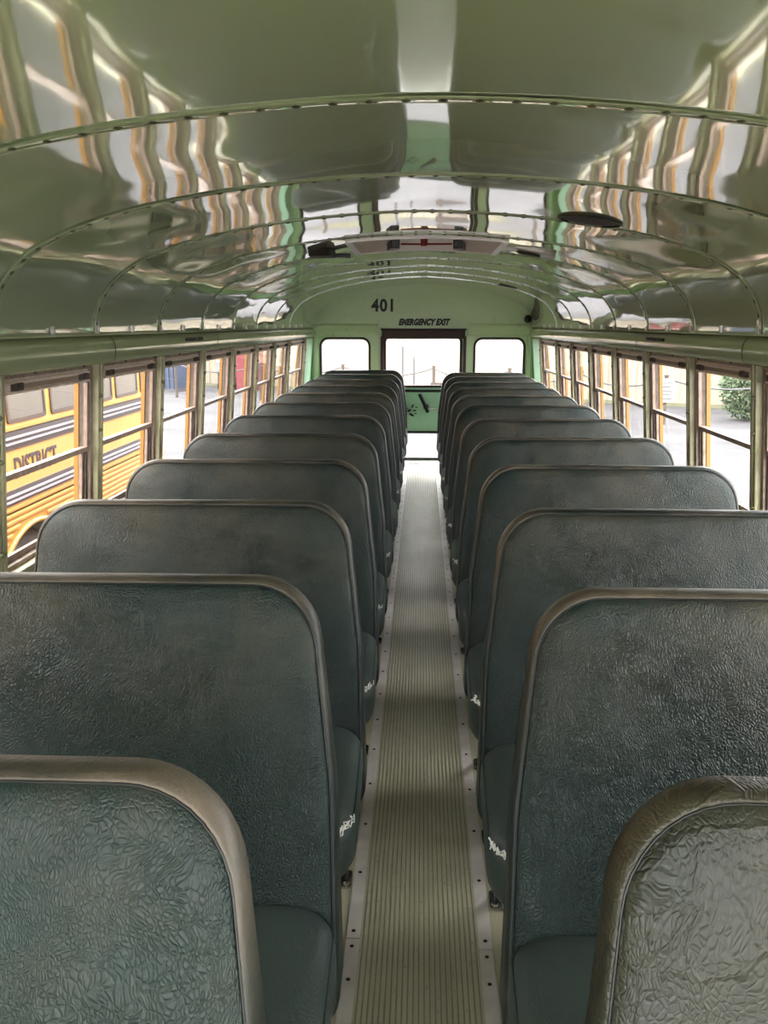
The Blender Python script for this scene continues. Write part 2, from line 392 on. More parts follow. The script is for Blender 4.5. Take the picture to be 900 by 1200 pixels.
hs = {-1: [YF, .0, 1.48, 2.93, 4.44, 5.9, 7.3, YR], 1: [YF, .0, 1.44, 2.90, 4.33, 5.8, 7.2, YR]}
tn = 1
for s in (-1, 1):
    for a, b in zip(hs[s], hs[s][1:]):
        h = header(s, a, b, 'trim_%d' % tn); tn += 1
        if a < 4.0 < b:
            R = Matrix(((0, 0, -s, s*1.0925), (-s*-1, 0, 0, 0), (0, 1, 0, 0), (0, 0, 0, 1)))
            # lettering runs along the cove, readable from the aisle
            mw = Matrix.Translation((s*1.0915, 3.98, HB+.062)) @ Matrix(((0, 0, -s, 0), (-s, 0, 0, 0), (0, 1, 0, 0), (0, 0, 0, 1)))
            text('lettering', 'EMERGENCY EXIT', .022, M['lettering'], h, mw, ext=.002, off=.0006, spacing=1.1, sx=1.6)

# ceiling ------------------------------------------------------------
CP = [(0, 1.785), (.15, 1.781), (.3, 1.771), (.45, 1.756), (.6, 1.734), (.75, 1.704), (.87, 1.668), (.97, 1.626), (1.04, 1.579), (1.09, 1.524), (1.118, 1.465), (1.128, 1.42), (1.13, HT-.004)]
def catmull(P, n):
    out = []
    Q = [(-P[1][0], P[1][1])]+P+[(2*P[-1][0]-P[-2][0], 2*P[-1][1]-P[-2][1])]
    for i in range(1, len(Q)-2):
        p0, p1, p2, p3 = [Vector(q) for q in Q[i-1:i+3]]
        for j in range(n):
            t = j/n
            out.append(.5*((2*p1)+(-p0+p2)*t+(2*p0-5*p1+4*p2-p3)*t*t+(-p0+3*p1-3*p2+p3)*t**3))
    out.append(Vector(P[-1])); return out
half = catmull(CP, 5)
# unit normal of the half profile (pointing into the bus)
def profile():
    pts = [(-p.x, p.y) for p in half[::-1]]+[(p.x, p.y) for p in half[1:]]
    nrm = []
    for i in range(len(pts)):
        a = Vector(pts[max(0, i-1)]); b = Vector(pts[min(len(pts)-1, i+1)]); d = (b-a).normalized(); nrm.append((d.y, -d.x))
    return pts, nrm
PP, PN = profile()
def rise(y, x): return .008*max(0, min(1, (y-2)/6.6))*4*(1-abs(x)/1.14)
def cpt(i, y, off=0):
    (x, z), (nx, nz) = PP[i], PN[i]
    return (x+nx*off, y, z+nz*off+rise(y, x))
ceiling = struct(empty('ceiling', (0, 3.5, 1.78))); ceiling_loc = Vector((0, 3.5, 1.78))
def into_ceiling(o):
    o.parent = ceiling; o.matrix_parent_inverse = Matrix.Translation(-ceiling_loc); return o
NP = len(PP)
bays = list(zip(PIL, PIL[1:]))+[(PIL[-1], YR)]
rs = random.Random(3)
for bi, (y0, y1) in enumerate(bays):
    bm = bm_new(); ny = 20; grid = []
    ph = [rs.uniform(0, 6.28) for _ in range(6)]; am = rs.uniform(.7, 1.2)
    for j in range(ny+1):
        t = j/ny; y = y0+(y1-y0)*t; row = []
        for i in range(NP):
            u = i/(NP-1)
            bul = math.sin(PI*t)
            # panels sag a little between the bows, dented unevenly
            sgn = -.0012*am*bul + .0011*bul*math.sin(5*u*PI+ph[0]+1.5*t) + .0007*bul*math.sin(9*u*PI+ph[1]-2.2*t) + .0006*math.sin(2*PI*t+ph[2])*math.sin(7*u*PI+ph[3])*bul
            row.append(bm.verts.new(cpt(i, y, sgn)))
        grid.append(row)
    for A, B in zip(grid, grid[1:]):
        for i in range(NP-1): bm.faces.new((A[i], A[i+1], B[i+1], B[i]))
    o = obj('ceiling_panel', bm, M['ceiling'], None, smooth=False)
    for p in o.data.polygons: p.use_smooth = True
    into_ceiling(o)
    so_ = o.modifiers.new('thick', 'SOLIDIFY'); so_.thickness = .02; so_.offset = 1
for bi, y in enumerate(PIL[1:]):
    bm = bm_new(); w_ = .013; rings = []
    sec = [(-w_, 0), (-w_, .0025), (-w_*.4, .0045), (w_*.3, .0035), (w_, .003), (w_, 0)]
    for i in range(NP): rings.append([bm.verts.new(cpt(i, y+dy, off)) for dy, off in sec])
    for A, B in zip(rings, rings[1:]):
        for k in range(len(sec)-1): bm.faces.new((A[k], A[k+1], B[k+1], B[k]))
    seam = into_ceiling(obj('seam_strip', bm, M['ceiling'], None, 25))
    bm = bm_new(); acc = .0; last = None
    for i in range(NP-1):
        a = Vector(cpt(i, y, .003)); b = Vector(cpt(i+1, y, .003)); acc += (b-a).length
        if acc > .044:
            acc = 0
            lathe(bm, [(0, .0042), (.004, .0036), (.0085, .0018), (.0095, 0)], a, (PN[i][0], 0, PN[i][1]), 8)
    r = obj('rivet_row', bm, M['rivet'], seam, 60)
# bottom flange of the ceiling panels with short clips
for s in (-1, 1):
    bm = bm_new(); box(bm, s*1.085, s*1.132, YF, YR, HT-.004, HT+.002)
    fl = into_ceiling(obj('edge_flange', bm, M['header'], None))
    bm = bm_new()
    for k in range(-13, 15):
        y = 2.86+PITCHB*k/2
        if YF < y < YR: box(bm, s*1.118, s*1.127, y-.006, y+.006, HT, HT+.028)
    obj('clip', bm, M['hatch_rim'], fl)
# roof hatch
hy0, hy1, hx0, hx1 = 3.62, 4.22, -.30, .33
def cz(x, y): 
    i = min(range(NP), key=lambda k: abs(PP[k][0]-x)); return PP[i][1]+rise(y, x)
hc = .5*(hx0+hx1)
hatch = tag(empty('roof_hatch', (hc, .5*(hy0+hy1), 1.78)), 'tan roof hatch with two black latches and a red knob in the green ceiling', 'hatch')
def hatch_part(nm, bm, m, parent=hatch, **k):
    o = obj(nm, bm, m, None, **k); o.parent = parent
    if parent is hatch: o.matrix_parent_inverse = Matrix.Translation((-hc, -.5*(hy0+hy1), -1.78))
    return o
def hb(bm, x0, x1, y0, y1, d0, d1):
    n = 12
    for k in range(n):
        a = x0+(x1-x0)*k/n; b = x0+(x1-x0)*(k+1)/n
        P = [(x, y, cz0(x)-d) for d in (d0, d1) for x, y in ((a, y0), (b, y0), (b, y1), (a, y1))]
        v = [bm.verts.new(p) for p in P]
        for q in ((0,1,2,3),(7,6,5,4),(0,4,5,1),(2,6,7,3)): bm.faces.new([v[i] for i in q])
        if k == 0: bm.faces.new([v[i] for i in (3, 7, 4, 0)])
        if k == n-1: bm.faces.new([v[i] for i in (1, 5, 6, 2)])
def cz0(x):
    x = abs(x)
    for a, b in zip(half, half[1:]):
        if a.x <= x <= b.x: return a.y+(b.y-a.y)*(x-a.x)/(b.x-a.x)+.008
    return 1.5
bm = bm_new(); hb(bm, hx0, hx1, hy0, hy1, .0, .014); hatch_part('hatch_panel', bm, M['hatch'])
bm = bm_new(); hb(bm, hx0-.03, hx0, hy0-.01, hy1+.01, 0, .02); hb(bm, hx1, hx1+.03, hy0-.01, hy1+.01, 0, .02); hb(bm, hx0, hx1, hy0-.02, hy0, 0, .018); hb(bm, hx0, hx1, hy1, hy1+.02, 0, .016)
hatch_part('hatch_rim', bm, M['hatch_rim'])
for sx in (-1, 1):
    bm = bm_new(); x = hc+sx*.115
    prism(bm, [(x, 3.66), (x+sx*.035, 3.66), (x+sx*.06, 3.8), (x+sx*.035, 3.8), (x, 3.72)], cz0(x)-.012, cz0(x)-.05, lambda a, b, h: (a, b, h))
    hatch_part('latch', bm, M['black'], bevel=.003)
bm = bm_new(); lathe(bm, [(0, .03), (.014, .03), (.016, .02), (.016, 0)], (hc-.01, 3.68, cz0(hc)-.012), (0, 0, -1), 12); hatch_part('release_knob', bm, M['red'], smooth=40)
bm = bm_new(); tube(bm, [(hc-.11, 3.70, cz0(.1)-.03), (hc+.11, 3.70, cz0(.1)-.03)], .004, 8); hatch_part('release_rod', bm, M['red'], smooth=40)
# ceiling speaker grille (round, dark)
sx_, sy_ = .53, 2.77
tl = math.atan(-(cz0(sx_+.05)-cz0(sx_-.05))/.1)
nrm = Vector((-math.sin(tl), 0, -math.cos(tl)))
sp = tag(empty('ceiling_speaker', (sx_, sy_, cz0(sx_))), 'round dark speaker grille set in the ceiling on the right of the hatch', 'speaker')
bm = bm_new(); lathe(bm, [(0, .010), (.05, .011), (.088, .008), (.094, .004)], (0, 0, 0), nrm, 40); obj('grille', bm, M['grille'], sp, 50)
bm = bm_new(); lathe(bm, [(.094, .004), (.096, .012), (.101, .012), (.106, .0), (.1, -.006)], (0, 0, 0), nrm, 40); obj('rim', bm, M['black'], sp, 50)
# left dark dome lamp / fitting beside the hatch, right pale lamp
lx, ly = -.47, 4.02
lam = tag(empty('ceiling_lamp', (lx, ly, cz0(lx))), 'dark bracketed ceiling lamp left of the tan roof hatch', 'lamp')
bm = bm_new(); prism(bm, rounded([(-.06, -.10), (.045, -.11), (.06, .03), (-.05, .07)], [.02]*4, 4), .0, -.03, lambda a, b, h: (a, b, h+.01*0)); obj('lamp_housing', bm, M['grille'], lam, bevel=.004)
bm = bm_new(); box(bm, -.075, .12, .09, .14, -.024, -.004); obj('bracket', bm, M['black'], lam, bevel=.004)
bm = bm_new(); box(bm, -.06, .10, .092, .1, -.024, -.012); obj('rim', bm, M['hatch_rim'], lam)
lx, ly = .49, 4.0
lam = tag(empty('ceiling_lamp', (lx, ly, cz0(lx))), 'pale oval ceiling lamp right of the tan roof hatch', 'lamp')
bm = bm_new(); prism(bm, rrect(-.12, .12, -.09, .09, .06), .01, -.012, lambda a, b, h: (a, b, h-a*.2)); obj('base_plate', bm, M['hatch_rim'], lam, bevel=.003)
bm = bm_new(); prism(bm, rrect(-.055, .055, -.03, .03, .029), -.012, -.022, lambda a, b, h: (a, b, h-a*.2)); obj('lamp_lens', bm, M['grille'], lam, bevel=.006)
# dark slot near the rear
bm = bm_new(); box(bm, -.075, .075, -.05, .05, -.012, .004, lambda x, y, z: (x, y, z-x*.2))
o = tag(obj('vent_slot', bm, M['black'], None, bevel=.004, loc=(.70, 7.0, cz0(.70)+.006)), 'thin black slot in the rear ceiling above and right of the door', 'vent')

# floor ------------------------------------------------------------
AX = .007
bm = bm_new(); box(bm, -1.3, 1.3, YF, YR, -.05, 0)
floor = struct(obj('floor', bm, M['floor']))
bm = bm_new(); nr = 24; x0, x1 = AX-.145, AX+.145
box(bm, x0, x1, YF+.3, 8.40, -.001, .0025, mi=1)
pw = (x1-x0)/nr
for k in range(nr):
    a = x0+pw*k
    P = [(a+pw*.16, .0025), (a+pw*.26, .0062), (a+pw*.74, .0062), (a+pw*.84, .0025)]
    A = [bm.verts.new((x, YF+.3, z)) for x, z in P]; B = [bm.verts.new((x, 8.40, z)) for x, z in P]
    for q in range(3): bm.faces.new((A[q], A[q+1], B[q+1], B[q]))
runner = obj('aisle_runner', bm, [M['runner'], M['groove']], floor)
for s in (-1, 1):
    cuts = [YF+.3, 1.66, 4.6, 8.40] if s < 0 else [YF+.3, 1.64, 4.7, 8.40]
    for a, b in zip(cuts, cuts[1:]):
        bm = bm_new(); box(bm, AX+s*.140, AX+s*.173, a+.001, b-.001, 0, .0085)
        stp = obj('metal_strip', bm, M['alu'], floor, bevel=.002)
        bm = bm_new(); y = a+.03
        ys = [a+.025]
        while ys[-1] < b-.3: ys.append(ys[-1]+.215)
        ys.append(b-.025)
        for y in ys: lathe(bm, [(0, .0022), (.003, .002), (.0052, 0)], (AX+s*.1565, y, .0085), (0, 0, 1), 8)
        obj('strip_screw', bm, M['screw'], stp, 40)
bm = bm_new(); box(bm, -.40, .40, 8.41, 8.58, 0, .012); obj('door_threshold', bm, M['alu'], floor, bevel=.003)

# rear wall -----------------------------------------------------------
bm = bm_new()
outer = [(-1.25, -.35), (1.25, -.35), (1.25, HT), ]+[(p[0], p[1]+rise(YR, p[0])+.02) for p in PP[::-1]]+[(-1.25, HT)]
DX0, DX1 = -.425, .455
door_hole = [(-.421, .003), (.451, .003), (.451, 1.371), (-.421, 1.371)]
wl = rrect(-1.055, -.535, .62, 1.285, .085, 7); wr = rrect(.535, 1.055, .62, 1.285, .085, 7)
holed_panel(bm, outer, [door_hole, wl, wr], YR, YR+.06)
wrear = struct(obj('wall_rear', bm, M['green']))
# belt ledge with rounded highlight across the rear wall, and curved corner fillet
for a, b in ((-1.12, DX0-.02), (DX1+.02, 1.12)):
    bm = bm_new(); pr = [(8.62, 1.425), (8.604, 1.42), (8.598, 1.405), (8.600, 1.385), (8.606, 1.372), (8.606, 1.31), (8.62, 1.305)]
    prism(bm, pr, a, b, lambda y, z, h: (h, y, z)); obj('belt_ledge', bm, M['green'], wrear, 30)
for s in (-1, 1):
    bm = bm_new(); box(bm, s*1.075, s*1.12, 8.59, 8.62, .3, 1.32); obj('corner_bead', bm, M['green'], wrear, bevel=.01)
FX = Matrix(((1, 0, 0, 0), (0, 0, 1, 0), (0, 1, 0, 0), (0, 0, 0, 1)))
def rear_text(s, x, z, size, **k):
    mw = Matrix.Translation((x, YR-.002, z)) @ Matrix.Rotation(PI/2, 4, 'X')
    return text('lettering', s, size, M['lettering'], wrear, mw, **k)
rear_text('401', -.396, 1.603, .168, sx=.9, off=.006, spacing=1.12)
rear_text('EMERGENCY EXIT', .014, 1.440, .083, sx=.72, shear=.35, off=.006, spacing=1.08)
# small black speaker in the upper right corner
bm = bm_new(); lathe(bm, [(0, .05), (.02, .05), (.035, .03), (.04, 0)], (0, 0, 0), (-.5, -.8, -.2), 16)
tag(obj('corner_speaker', bm, M['black'], None, 40, loc=(1.075, 8.59, 1.475)), 'small black fitting high in the right rear corner', 'speaker')

# rear side windows
wn = 1
def rear_window(lp, x0, x1, z0, z1, r):
    global wn
    w = struct(empty('window_%d' % wn, (.5*(x0+x1), YR, z0))); wn += 1
    c = Vector((.5*(x0+x1), YR, z0)); inn = rrect(x0+.017, x1-.017, z0+.017, z1-.017, r-.014, 7)
    out = rrect(x0-.006, x1+.006, z0-.006, z1+.006, r+.004, 7)
    bm = bm_new(); frame2d(bm, out, inn, -.008, .03, lambda a, b, h: (a-c.x, h, b-c.z)); obj('gasket', bm, M['rubber'], w)
    bm = bm_new(); prism(bm, inn, .012, .016, lambda a, b, h: (a-c.x, h, b-c.z)); obj('pane', bm, M['glass'], w)
rear_window(wl, -1.055, -.535, .62, 1.285, .085)
rear_window(wr, .535, 1.055, .62, 1.285, .085)

# rear emergency door
door = struct(empty('door_1', (.015, YR, 0)))
D = lambda x: x-.015
bm = bm_new()
up = rrect(D(-.385), D(.405), .79, 1.30, .06, 6); lo = rrect(D(-.34), D(.37), .03, .315, .03, 6)
holed_panel(bm, [(D(-.42), .005), (D(.45), .005), (D(.45), 1.37), (D(-.42), 1.37)], [up, lo], .0, .05)
obj('door_leaf', bm, M['mint'], door)
for lp, (a, b, c_, d_, r_) in ((up, (-.385, .405, .79, 1.30, .06)), (lo, (-.34, .37, .03, .315, .03))):
    inn = rrect(D(a)+.016, D(b)-.016, c_+.012, d_-.016, max(.01, r_-.012), 6)
    out = rrect(D(a)-.012, D(b)+.012, c_-.012, d_+.01, r_+.004, 6)
    bm = bm_new(); frame2d(bm, out, inn, -.010, .03, lambda p, q, h: (p, h, q)); g = obj('window_gasket', bm, M['pad'] if c_ > .5 else M['rubber'], door)
    bm = bm_new(); prism(bm, inn, .012, .016, lambda p, q, h: (p, h, q)); obj('pane', bm, M['glass'], g)
bm = bm_new(); box(bm, D(-.41), D(.44), -.075, -.012, 1.275, 1.37); obj('head_pad', bm, M['pad'], door, bevel=.012)
bm = bm_new(); box(bm, D(-.425), D(-.395), -.03, 0, 0, 1.3); box(bm, D(.425), D(.455), -.03, 0, 0, 1.3); box(bm, D(-.425), D(.455), -.012, 0, 1.36, 1.378); obj('door_frame', bm, M['pad'], door, bevel=.004)
bm = bm_new(); box(bm, D(-.34), D(.37), -.01, .02, .73, .757); obj('belt_rail', bm, M['rubber'], door, bevel=.003)
bm = bm_new(); tube(bm, [(D(-.02), -.07, .715), (D(-.005), -.078, .69), (D(.035), -.078, .605), (D(.07), -.07, .53)], [.019, .02, .018, .02], 12)
lathe(bm, [(.03, 0), (.03, .05), (.022, .07), (0, .07)], (D(.05), 0, .58), (0, -1, 0), 16)
hd = obj('door_handle', bm, M['black'], door, 50)
bm = bm_new(); tube(bm, [(D(.05), -.03, .567), (D(.2), -.03, .567), (D(.36), -.03, .567)], .006, 8); obj('latch_rod', bm, M['chrome'], hd, 50)
bm = bm_new()    # worn black arrow decal left of the handle
for poly in ([(-.11, .575), (-.085, .605), (-.075, .598), (-.095, .565)], [(-.155, .535), (-.12, .555), (-.10, .55), (-.13, .52)], [(-.09, .54), (-.055, .548), (-.05, .535), (-.085, .528)], [(-.12, .515), (-.085, .50), (-.07, .48), (-.095, .478), (-.125, .495)], [(-.06, .575), (-.04, .58), (-.04, .57), (-.06, .565)], [(-.16, .57), (-.14, .567), (-.13, .555), (-.155, .56)], [(-.07, .515), (-.045, .51), (-.05, .50), (-.072, .505)]):
    prism(bm, [(D(a), b) for a, b in poly], -.0015, 0, lambda p, q, h: (p, h, q))
obj('arrow_decal', bm, M['lettering'], door)

# unseen front bulkhead, its windscreen set close and widened to add daylight
bm = bm_new()
holed_panel(bm, outer, [rrect(-1.1, -.02, .5, 1.58, .06), rrect(.02, 1.1, .5, 1.58, .06)], YF-.06, YF)
wf = struct(obj('wall_front', bm, M['green']))
for a, b, z in ((-1.1, -.02, .5), (.02, 1.1, .5)):
    w = struct(empty('window_%d' % wn, (a, YF-.03, z))); wn += 1
    bm = bm_new(); prism(bm, rrect(0, b-a, 0, 1.58-z, .06), -.003, .003, lambda p, q, h: (p, h, q)); obj('pane', bm, M['glass'], w)

# side windows ---------------------------------------------------------
def side_window(s, y0, y1, proto=None):
    """split sash; local frame: origin at sill on the inner wall plane"""
    global wn
    w = struct(empty('window_%d' % wn, (0, y0, 0))); wn += 1
    L_ = lambda x, y, z: (s*(x+wx(z)), y, z); ly = y1-y0
    zs, zm, zt = .725, 1.0, HB-.002
    bm = bm_new()     # outer channel frame
    box(bm, .0, .04, .0, .016, zs, zt, L_); box(bm, .0, .04, ly-.016, ly, zs, zt, L_); box(bm, 0, .04, .016, ly-.016, zt-.014, zt, L_); box(bm, 0, .04, .016, ly-.016, zs, zs+.014, L_)
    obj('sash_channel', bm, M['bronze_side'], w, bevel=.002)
    bm = bm_new()
    box(bm, .012, .036, .016, .026, zs+.01, zt-.012, L_); box(bm, .012, .036, ly-.026, ly-.016, zs+.01, zt-.012, L_)
    for k in range(8):
        z = zm+.03+k*.032
        box(bm, .006, .012, ly-.024, ly-.018, z, z+.014, L_)
    obj('weather_strip', bm, M['bronze_dark'], w)
    bm = bm_new()     # upper sash, slides on the inner track
    a, b = .022, ly-.022
    box(bm, .002, .020, a+.014, b-.014, zt-.058, zt-.014, L_)
    box(bm, -.012, .002, a+.03, b-.03, zt-.056, zt-.049, L_); box(bm, -.010, .002, a+.03, b-.03, zt-.028, zt-.02, L_)
    us = obj('upper_sash', bm, M['bronze'], w, bevel=.0015)
    bm = bm_new()
    box(bm, .004, .018, a, a+.014, zm, zt-.014, L_); box(bm, .004, .018, b-.014, b, zm, zt-.014, L_); box(bm, .000, .020, a+.014, b-.014, zm-.009, zm+.009, L_)
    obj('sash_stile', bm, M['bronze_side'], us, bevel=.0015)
    bm = bm_new(); box(bm, .0005, .003, a+.06, b-.06, zt-.046, zt-.032, L_); obj('recess_shade_strip', bm, M['recess_shade'], us)  # raised darker strip paints the shade between the rail bars
    for yy in (a+.075, b-.075):
        bm = bm_new()
        box(bm, -.016, .002, yy-.022, yy+.022, zt-.048, zt-.026, L_); box(bm, -.024, -.015, yy-.007, yy+.007, zt-.044, zt-.03, L_)
        obj('latch', bm, M['bronze_dark'], us, bevel=.002)
    bm = bm_new(); box(bm, .010, .0125, a+.012, b-.012, zm+.006, zt-.056, L_); obj('pane', bm, M['glass'], us)
    bm = bm_new()
    box(bm, .021, .034, a, a+.014, zs+.012, zm+.006, L_); box(bm, .021, .034, b-.014, b, zs+.012, zm+.006, L_)
    box(bm, .021, .034, a+.014, b-.014, zm-.014, zm+.006, L_); box(bm, .021, .034, a+.014, b-.014, zs+.012, zs+.034, L_)
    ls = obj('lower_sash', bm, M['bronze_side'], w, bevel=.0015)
    bm = bm_new(); box(bm, .027, .0295, a+.012, b-.012, zs+.03, zm-.012, L_); obj('pane', bm, M['glass'], ls)
    return w
def copy_tree(o, parent=None):
    c = o.copy(); C.objects.link(c)
    if parent: c.parent = parent; c.matrix_parent_inverse = o.matrix_parent_inverse
    for ch in list(o.children): copy_tree(ch, c)
    return c
for s in (-1, 1):
    P = PIL
    proto = side_window(s, P[0]+.024, P[1]-.024)
    for a, b in list(zip(P, P[1:]))[1:]:
        c = copy_tree(proto); c.name = 'window_%d' % wn; wn += 1; c.location.y = a+.024
    side_window(s, P[-1]+.024, 8.05-.024)

# ------------------------------------------------------------------ seats
T = .052
REC = math.tan(math.radians(14))
def seat_outline(n=9):
    return resample(rounded([(.138, .235), (1.034, .235), (1.012, .972), (.200, .972), (.154, .62)], [.05, .05, .11, .122, .5], n), .03)
def mk_seat(s, face='vinyl', seed=0):
    rd = random.Random(seed)
    root = empty('bus_seat')
    ol = seat_outline(); cx = .60; cz_ = .60; Wd = .44; Hd = .365
    # slight unevenness of the upholstery
    wob = [rd.uniform(0, 6.28) for _ in range(3)]
    def P(x, z, ins, y):
        fx = 1-ins/Wd; fz = 1-ins/Hd
        X = cx+(x-cx)*max(0, fx); Z = cz_+(z-cz_)*max(0, fz)
        X += 0; Z += .004*math.sin(X*3.1+wob[0])*max(0, (Z-.5))
        thick = .05*(1-min(1, max(0, (Z-.25)/.7)))
        yy = y - (thick if y < -.02 else 0) - (.972-Z)*REC
        yy += .002*math.sin(X*9+wob[1])*math.sin(Z*8+wob[2])*(1 if y < -T else 0)
        return (s*X, yy, Z)
    def shell(rings, cap0, cap1, nm, m, smooth, parent, step=None):
        bm = bm_new(); V = [[bm.verts.new(P(x, z, ins, y)) for x, z in ol] for ins, y in rings]
        for A, B in zip(V, V[1:]):
            for i in range(len(A)):
                j = (i+1) % len(A); bm.faces.new((A[i], A[j], B[j], B[i]))
        for c, A, y in ((cap0, V[0], rings[0][1]), (cap1, V[-1], rings[-1][1])):
            if c:
                ctr = bm.verts.new(P(cx, cz_, .0, y-.0))
                for i in range(len(A)): bm.faces.new((A[i], A[(i+1) % len(A)], ctr))
        return obj(nm, bm, m, parent, smooth)
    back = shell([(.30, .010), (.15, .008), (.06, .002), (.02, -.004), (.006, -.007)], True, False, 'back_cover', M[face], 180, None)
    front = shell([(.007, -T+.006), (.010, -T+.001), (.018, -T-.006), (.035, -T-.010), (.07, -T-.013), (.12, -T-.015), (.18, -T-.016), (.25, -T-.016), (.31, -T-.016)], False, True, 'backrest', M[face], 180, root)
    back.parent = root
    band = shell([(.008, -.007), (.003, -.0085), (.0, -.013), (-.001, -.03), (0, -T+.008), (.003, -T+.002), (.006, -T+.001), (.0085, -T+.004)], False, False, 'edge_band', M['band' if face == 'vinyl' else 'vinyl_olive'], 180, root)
    # piping seam (thin cord following the front edge)
    bm = bm_new(); pts = [P(x, z, .0075, -T+.0015) for x, z in ol]; tube(bm, pts, .0016, 6, closed=True); obj('piping', bm, M['black'], band, 180)
    # cushion: rounded plan, domed top
    plan = resample(rounded([(.136, -.665), (1.06, -.665), (1.06, -.205), (.146, -.205)], [.12, .05, .04, .075], 9), .035)
    ccx, ccy = .60, -.435; hx, hy = .46, .23
    def Q(x, y, ins, z):
        X = ccx+(x-ccx)*max(0, 1-ins/hx); Y = ccy+(y-ccy)*max(0, 1-ins/hy)
        z2 = z + .004*math.sin(X*7+wob[0])*math.sin(Y*11+wob[1])*(1 if z > .41 else 0)
        return (s*X, Y, z2 + (-.10*(Y+.435) if False else -.03*(Y+.435)/.23*(-1)*.4))
    bm = bm_new(); rings = [(.03, .292), (.008, .296), (.002, .31), (-.002, .345), (-.001, .385), (.003, .405), (.007, .412), (.016, .424), (.034, .434), (.06, .440), (.10, .444), (.15, .446), (.19, .446)]
    V = [[bm.verts.new(Q(x, y, i_, z)) for x, y in plan] for i_, z in rings]
    for A, B in zip(V, V[1:]):
        for i in range(len(A)): j = (i+1) % len(A); bm.faces.new((A[i], A[j], B[j], B[i]))
    for A, z in ((V[0], .292), (V[-1], .446)):
        c = bm.verts.new(Q(ccx, ccy, 0, z))
        for i in range(len(A)): bm.faces.new((A[i], A[(i+1) % len(A)], c))
    cu = obj('seat_cushion', bm, M['cushion'], root, 180)
    bm = bm_new(); tube(bm, [Q(x, y, .004, .407) for x, y in plan], .0022, 6, closed=True); obj('piping', bm, M['vinyl'], cu, 180)
    # base board, frame tubes, U-shaped aisle leg, wall bracket
    bm = bm_new(); prism(bm, rounded([(.18, -.63), (1.04, -.63), (1.04, -.23), (.18, -.23)], [.10, .04, .04, .06], 6), .282, .293, lambda a, b, h: (s*a, b, h)); obj('base_board', bm, M['under'], root)
    bm = bm_new()
    fr = rounded([(1.09, -.61), (.20, -.61), (.20, -.27), (1.09, -.27)], [0, .09, .05, 0], 6)
    tube(bm, [(s*a, b, .270) for a, b in fr], .0125, 10)
    for x in (.22, 1.05): tube(bm, [(s*x, -.24, .268), (s*x, -.21, .28), (s*x, -.07-.972*0-.02, .72)], .011, 8) if False else None
    obj('seat_frame', bm, M['blackmetal'], root, 60)
    for y0, y1 in ((-.60, -.63), (-.28, -.235)):
        bm = bm_new(); tube(bm, [(s*.232, y0, .262), (s*.228, y0, .2), (s*.205, (y0+y1)/2, .09), (s*.202, y1, .02), (s*.202, y1, .004)], .0125, 10)
        lg = obj('leg', bm, M['blackmetal'], root, 60)
        bm = bm_new(); prism(bm, rrect(.178, .235, y1-.035, y1+.035, .012, 4), .0, .006, lambda a, b, h: (s*a, b, h)); lathe(bm, [(0, .012), (.008, .011), (.01, .006)], (s*.19, y1-.02, 0), (0, 0, 1), 8)
        obj('foot_plate', bm, M['chrome'], lg, 40)
    bm = bm_new(); box(bm, s*1.09, s*1.135, -.63, -.25, .245, .275); obj('wall_bracket', bm, M['blackmetal'], root)
    return root
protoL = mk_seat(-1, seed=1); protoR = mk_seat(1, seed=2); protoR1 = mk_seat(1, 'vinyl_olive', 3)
LY = [.797, 1.456, 2.112, 2.780, 3.459, 4.170, 4.885, 5.575, 6.26, 6.95, 7.64, 8.34]
RY = [.790, 1.410, 2.050, 2.705, 3.385, 4.065, 4.74, 5.40, 6.04, 6.68, 7.32, 7.95]
def torn(root, s, k, side='front'):
    rd = random.Random(k*3+5+s)
    bm = bm_new()
    # frayed split along the seam round the front aisle corner of the cushion
    for q in range(4):
        t0 = math.radians(rd.uniform(8, 20)+q*3); n_ = 14; pts = []
        for e in range(n_):
            a = PI + t0 + e*math.radians(2.6); rr = .122+rd.uniform(-.008, .004)
            pts.append(Vector((s*(.258+math.cos(a)*rr), -.545+math.sin(a)*rr, .412+rd.uniform(-.010, .008)-q*.002)))
        tube(bm, pts, [rd.uniform(.0005, .0022) for _ in pts], 5)
    cu = [c for c in root.children if c.name.startswith('seat_cushion')][0]
    obj('torn_stuffing', bm, M['stuffing'], cu, 60)
ordn = ['', 'second', 'third', 'fourth', 'fifth', 'sixth', 'seventh', 'eighth', 'ninth', 'tenth', 'eleventh']
tearsL = {2, 3, 4, 5, 7, 8, 9}; tearsR = {2, 3, 5, 6, 7, 8}
for side, s, ys, tears in (('left', -1, LY, tearsL), ('right', 1, RY, tearsR)):
    for k, y in enumerate(ys):
        if s < 0: r = protoL if k == 0 else copy_tree(protoL)
        else: r = protoR1 if k == 0 else (protoR if k == 1 else copy_tree(protoR))
        r.location = (.008, y, 0)
        rd = random.Random(100*k+s)
        r.rotation_euler = (0, 0, math.radians(rd.uniform(-.3, .3)) if k > 1 else 0)
        if k == 0: lab = 'frontmost dark green bench seat left of the aisle, grey worn top edge, cut by frame' if s < 0 else 'frontmost bench seat right of the aisle, heavily creased olive vinyl'
        elif k == len(ys)-1: lab = 'rearmost dark green bench seat %s of the aisle, below the %s rear window' % (side, side)
        else: lab = '%s dark green bench seat from the front, %s of the aisle%s' % (ordn[k], side, ', torn cushion edge' if k in (2, 3) else '')
        tag(r, lab, 'bench seat', 'bench seats on the %s side of the aisle' % side)
    for r_ in [o for o in bpy.data.objects if o.name.startswith('bus_seat') and o.get('label')]:
        pass
seats = [o for o in bpy.data.objects if o.name.startswith('bus_seat')]
bpy.context.view_layer.update()
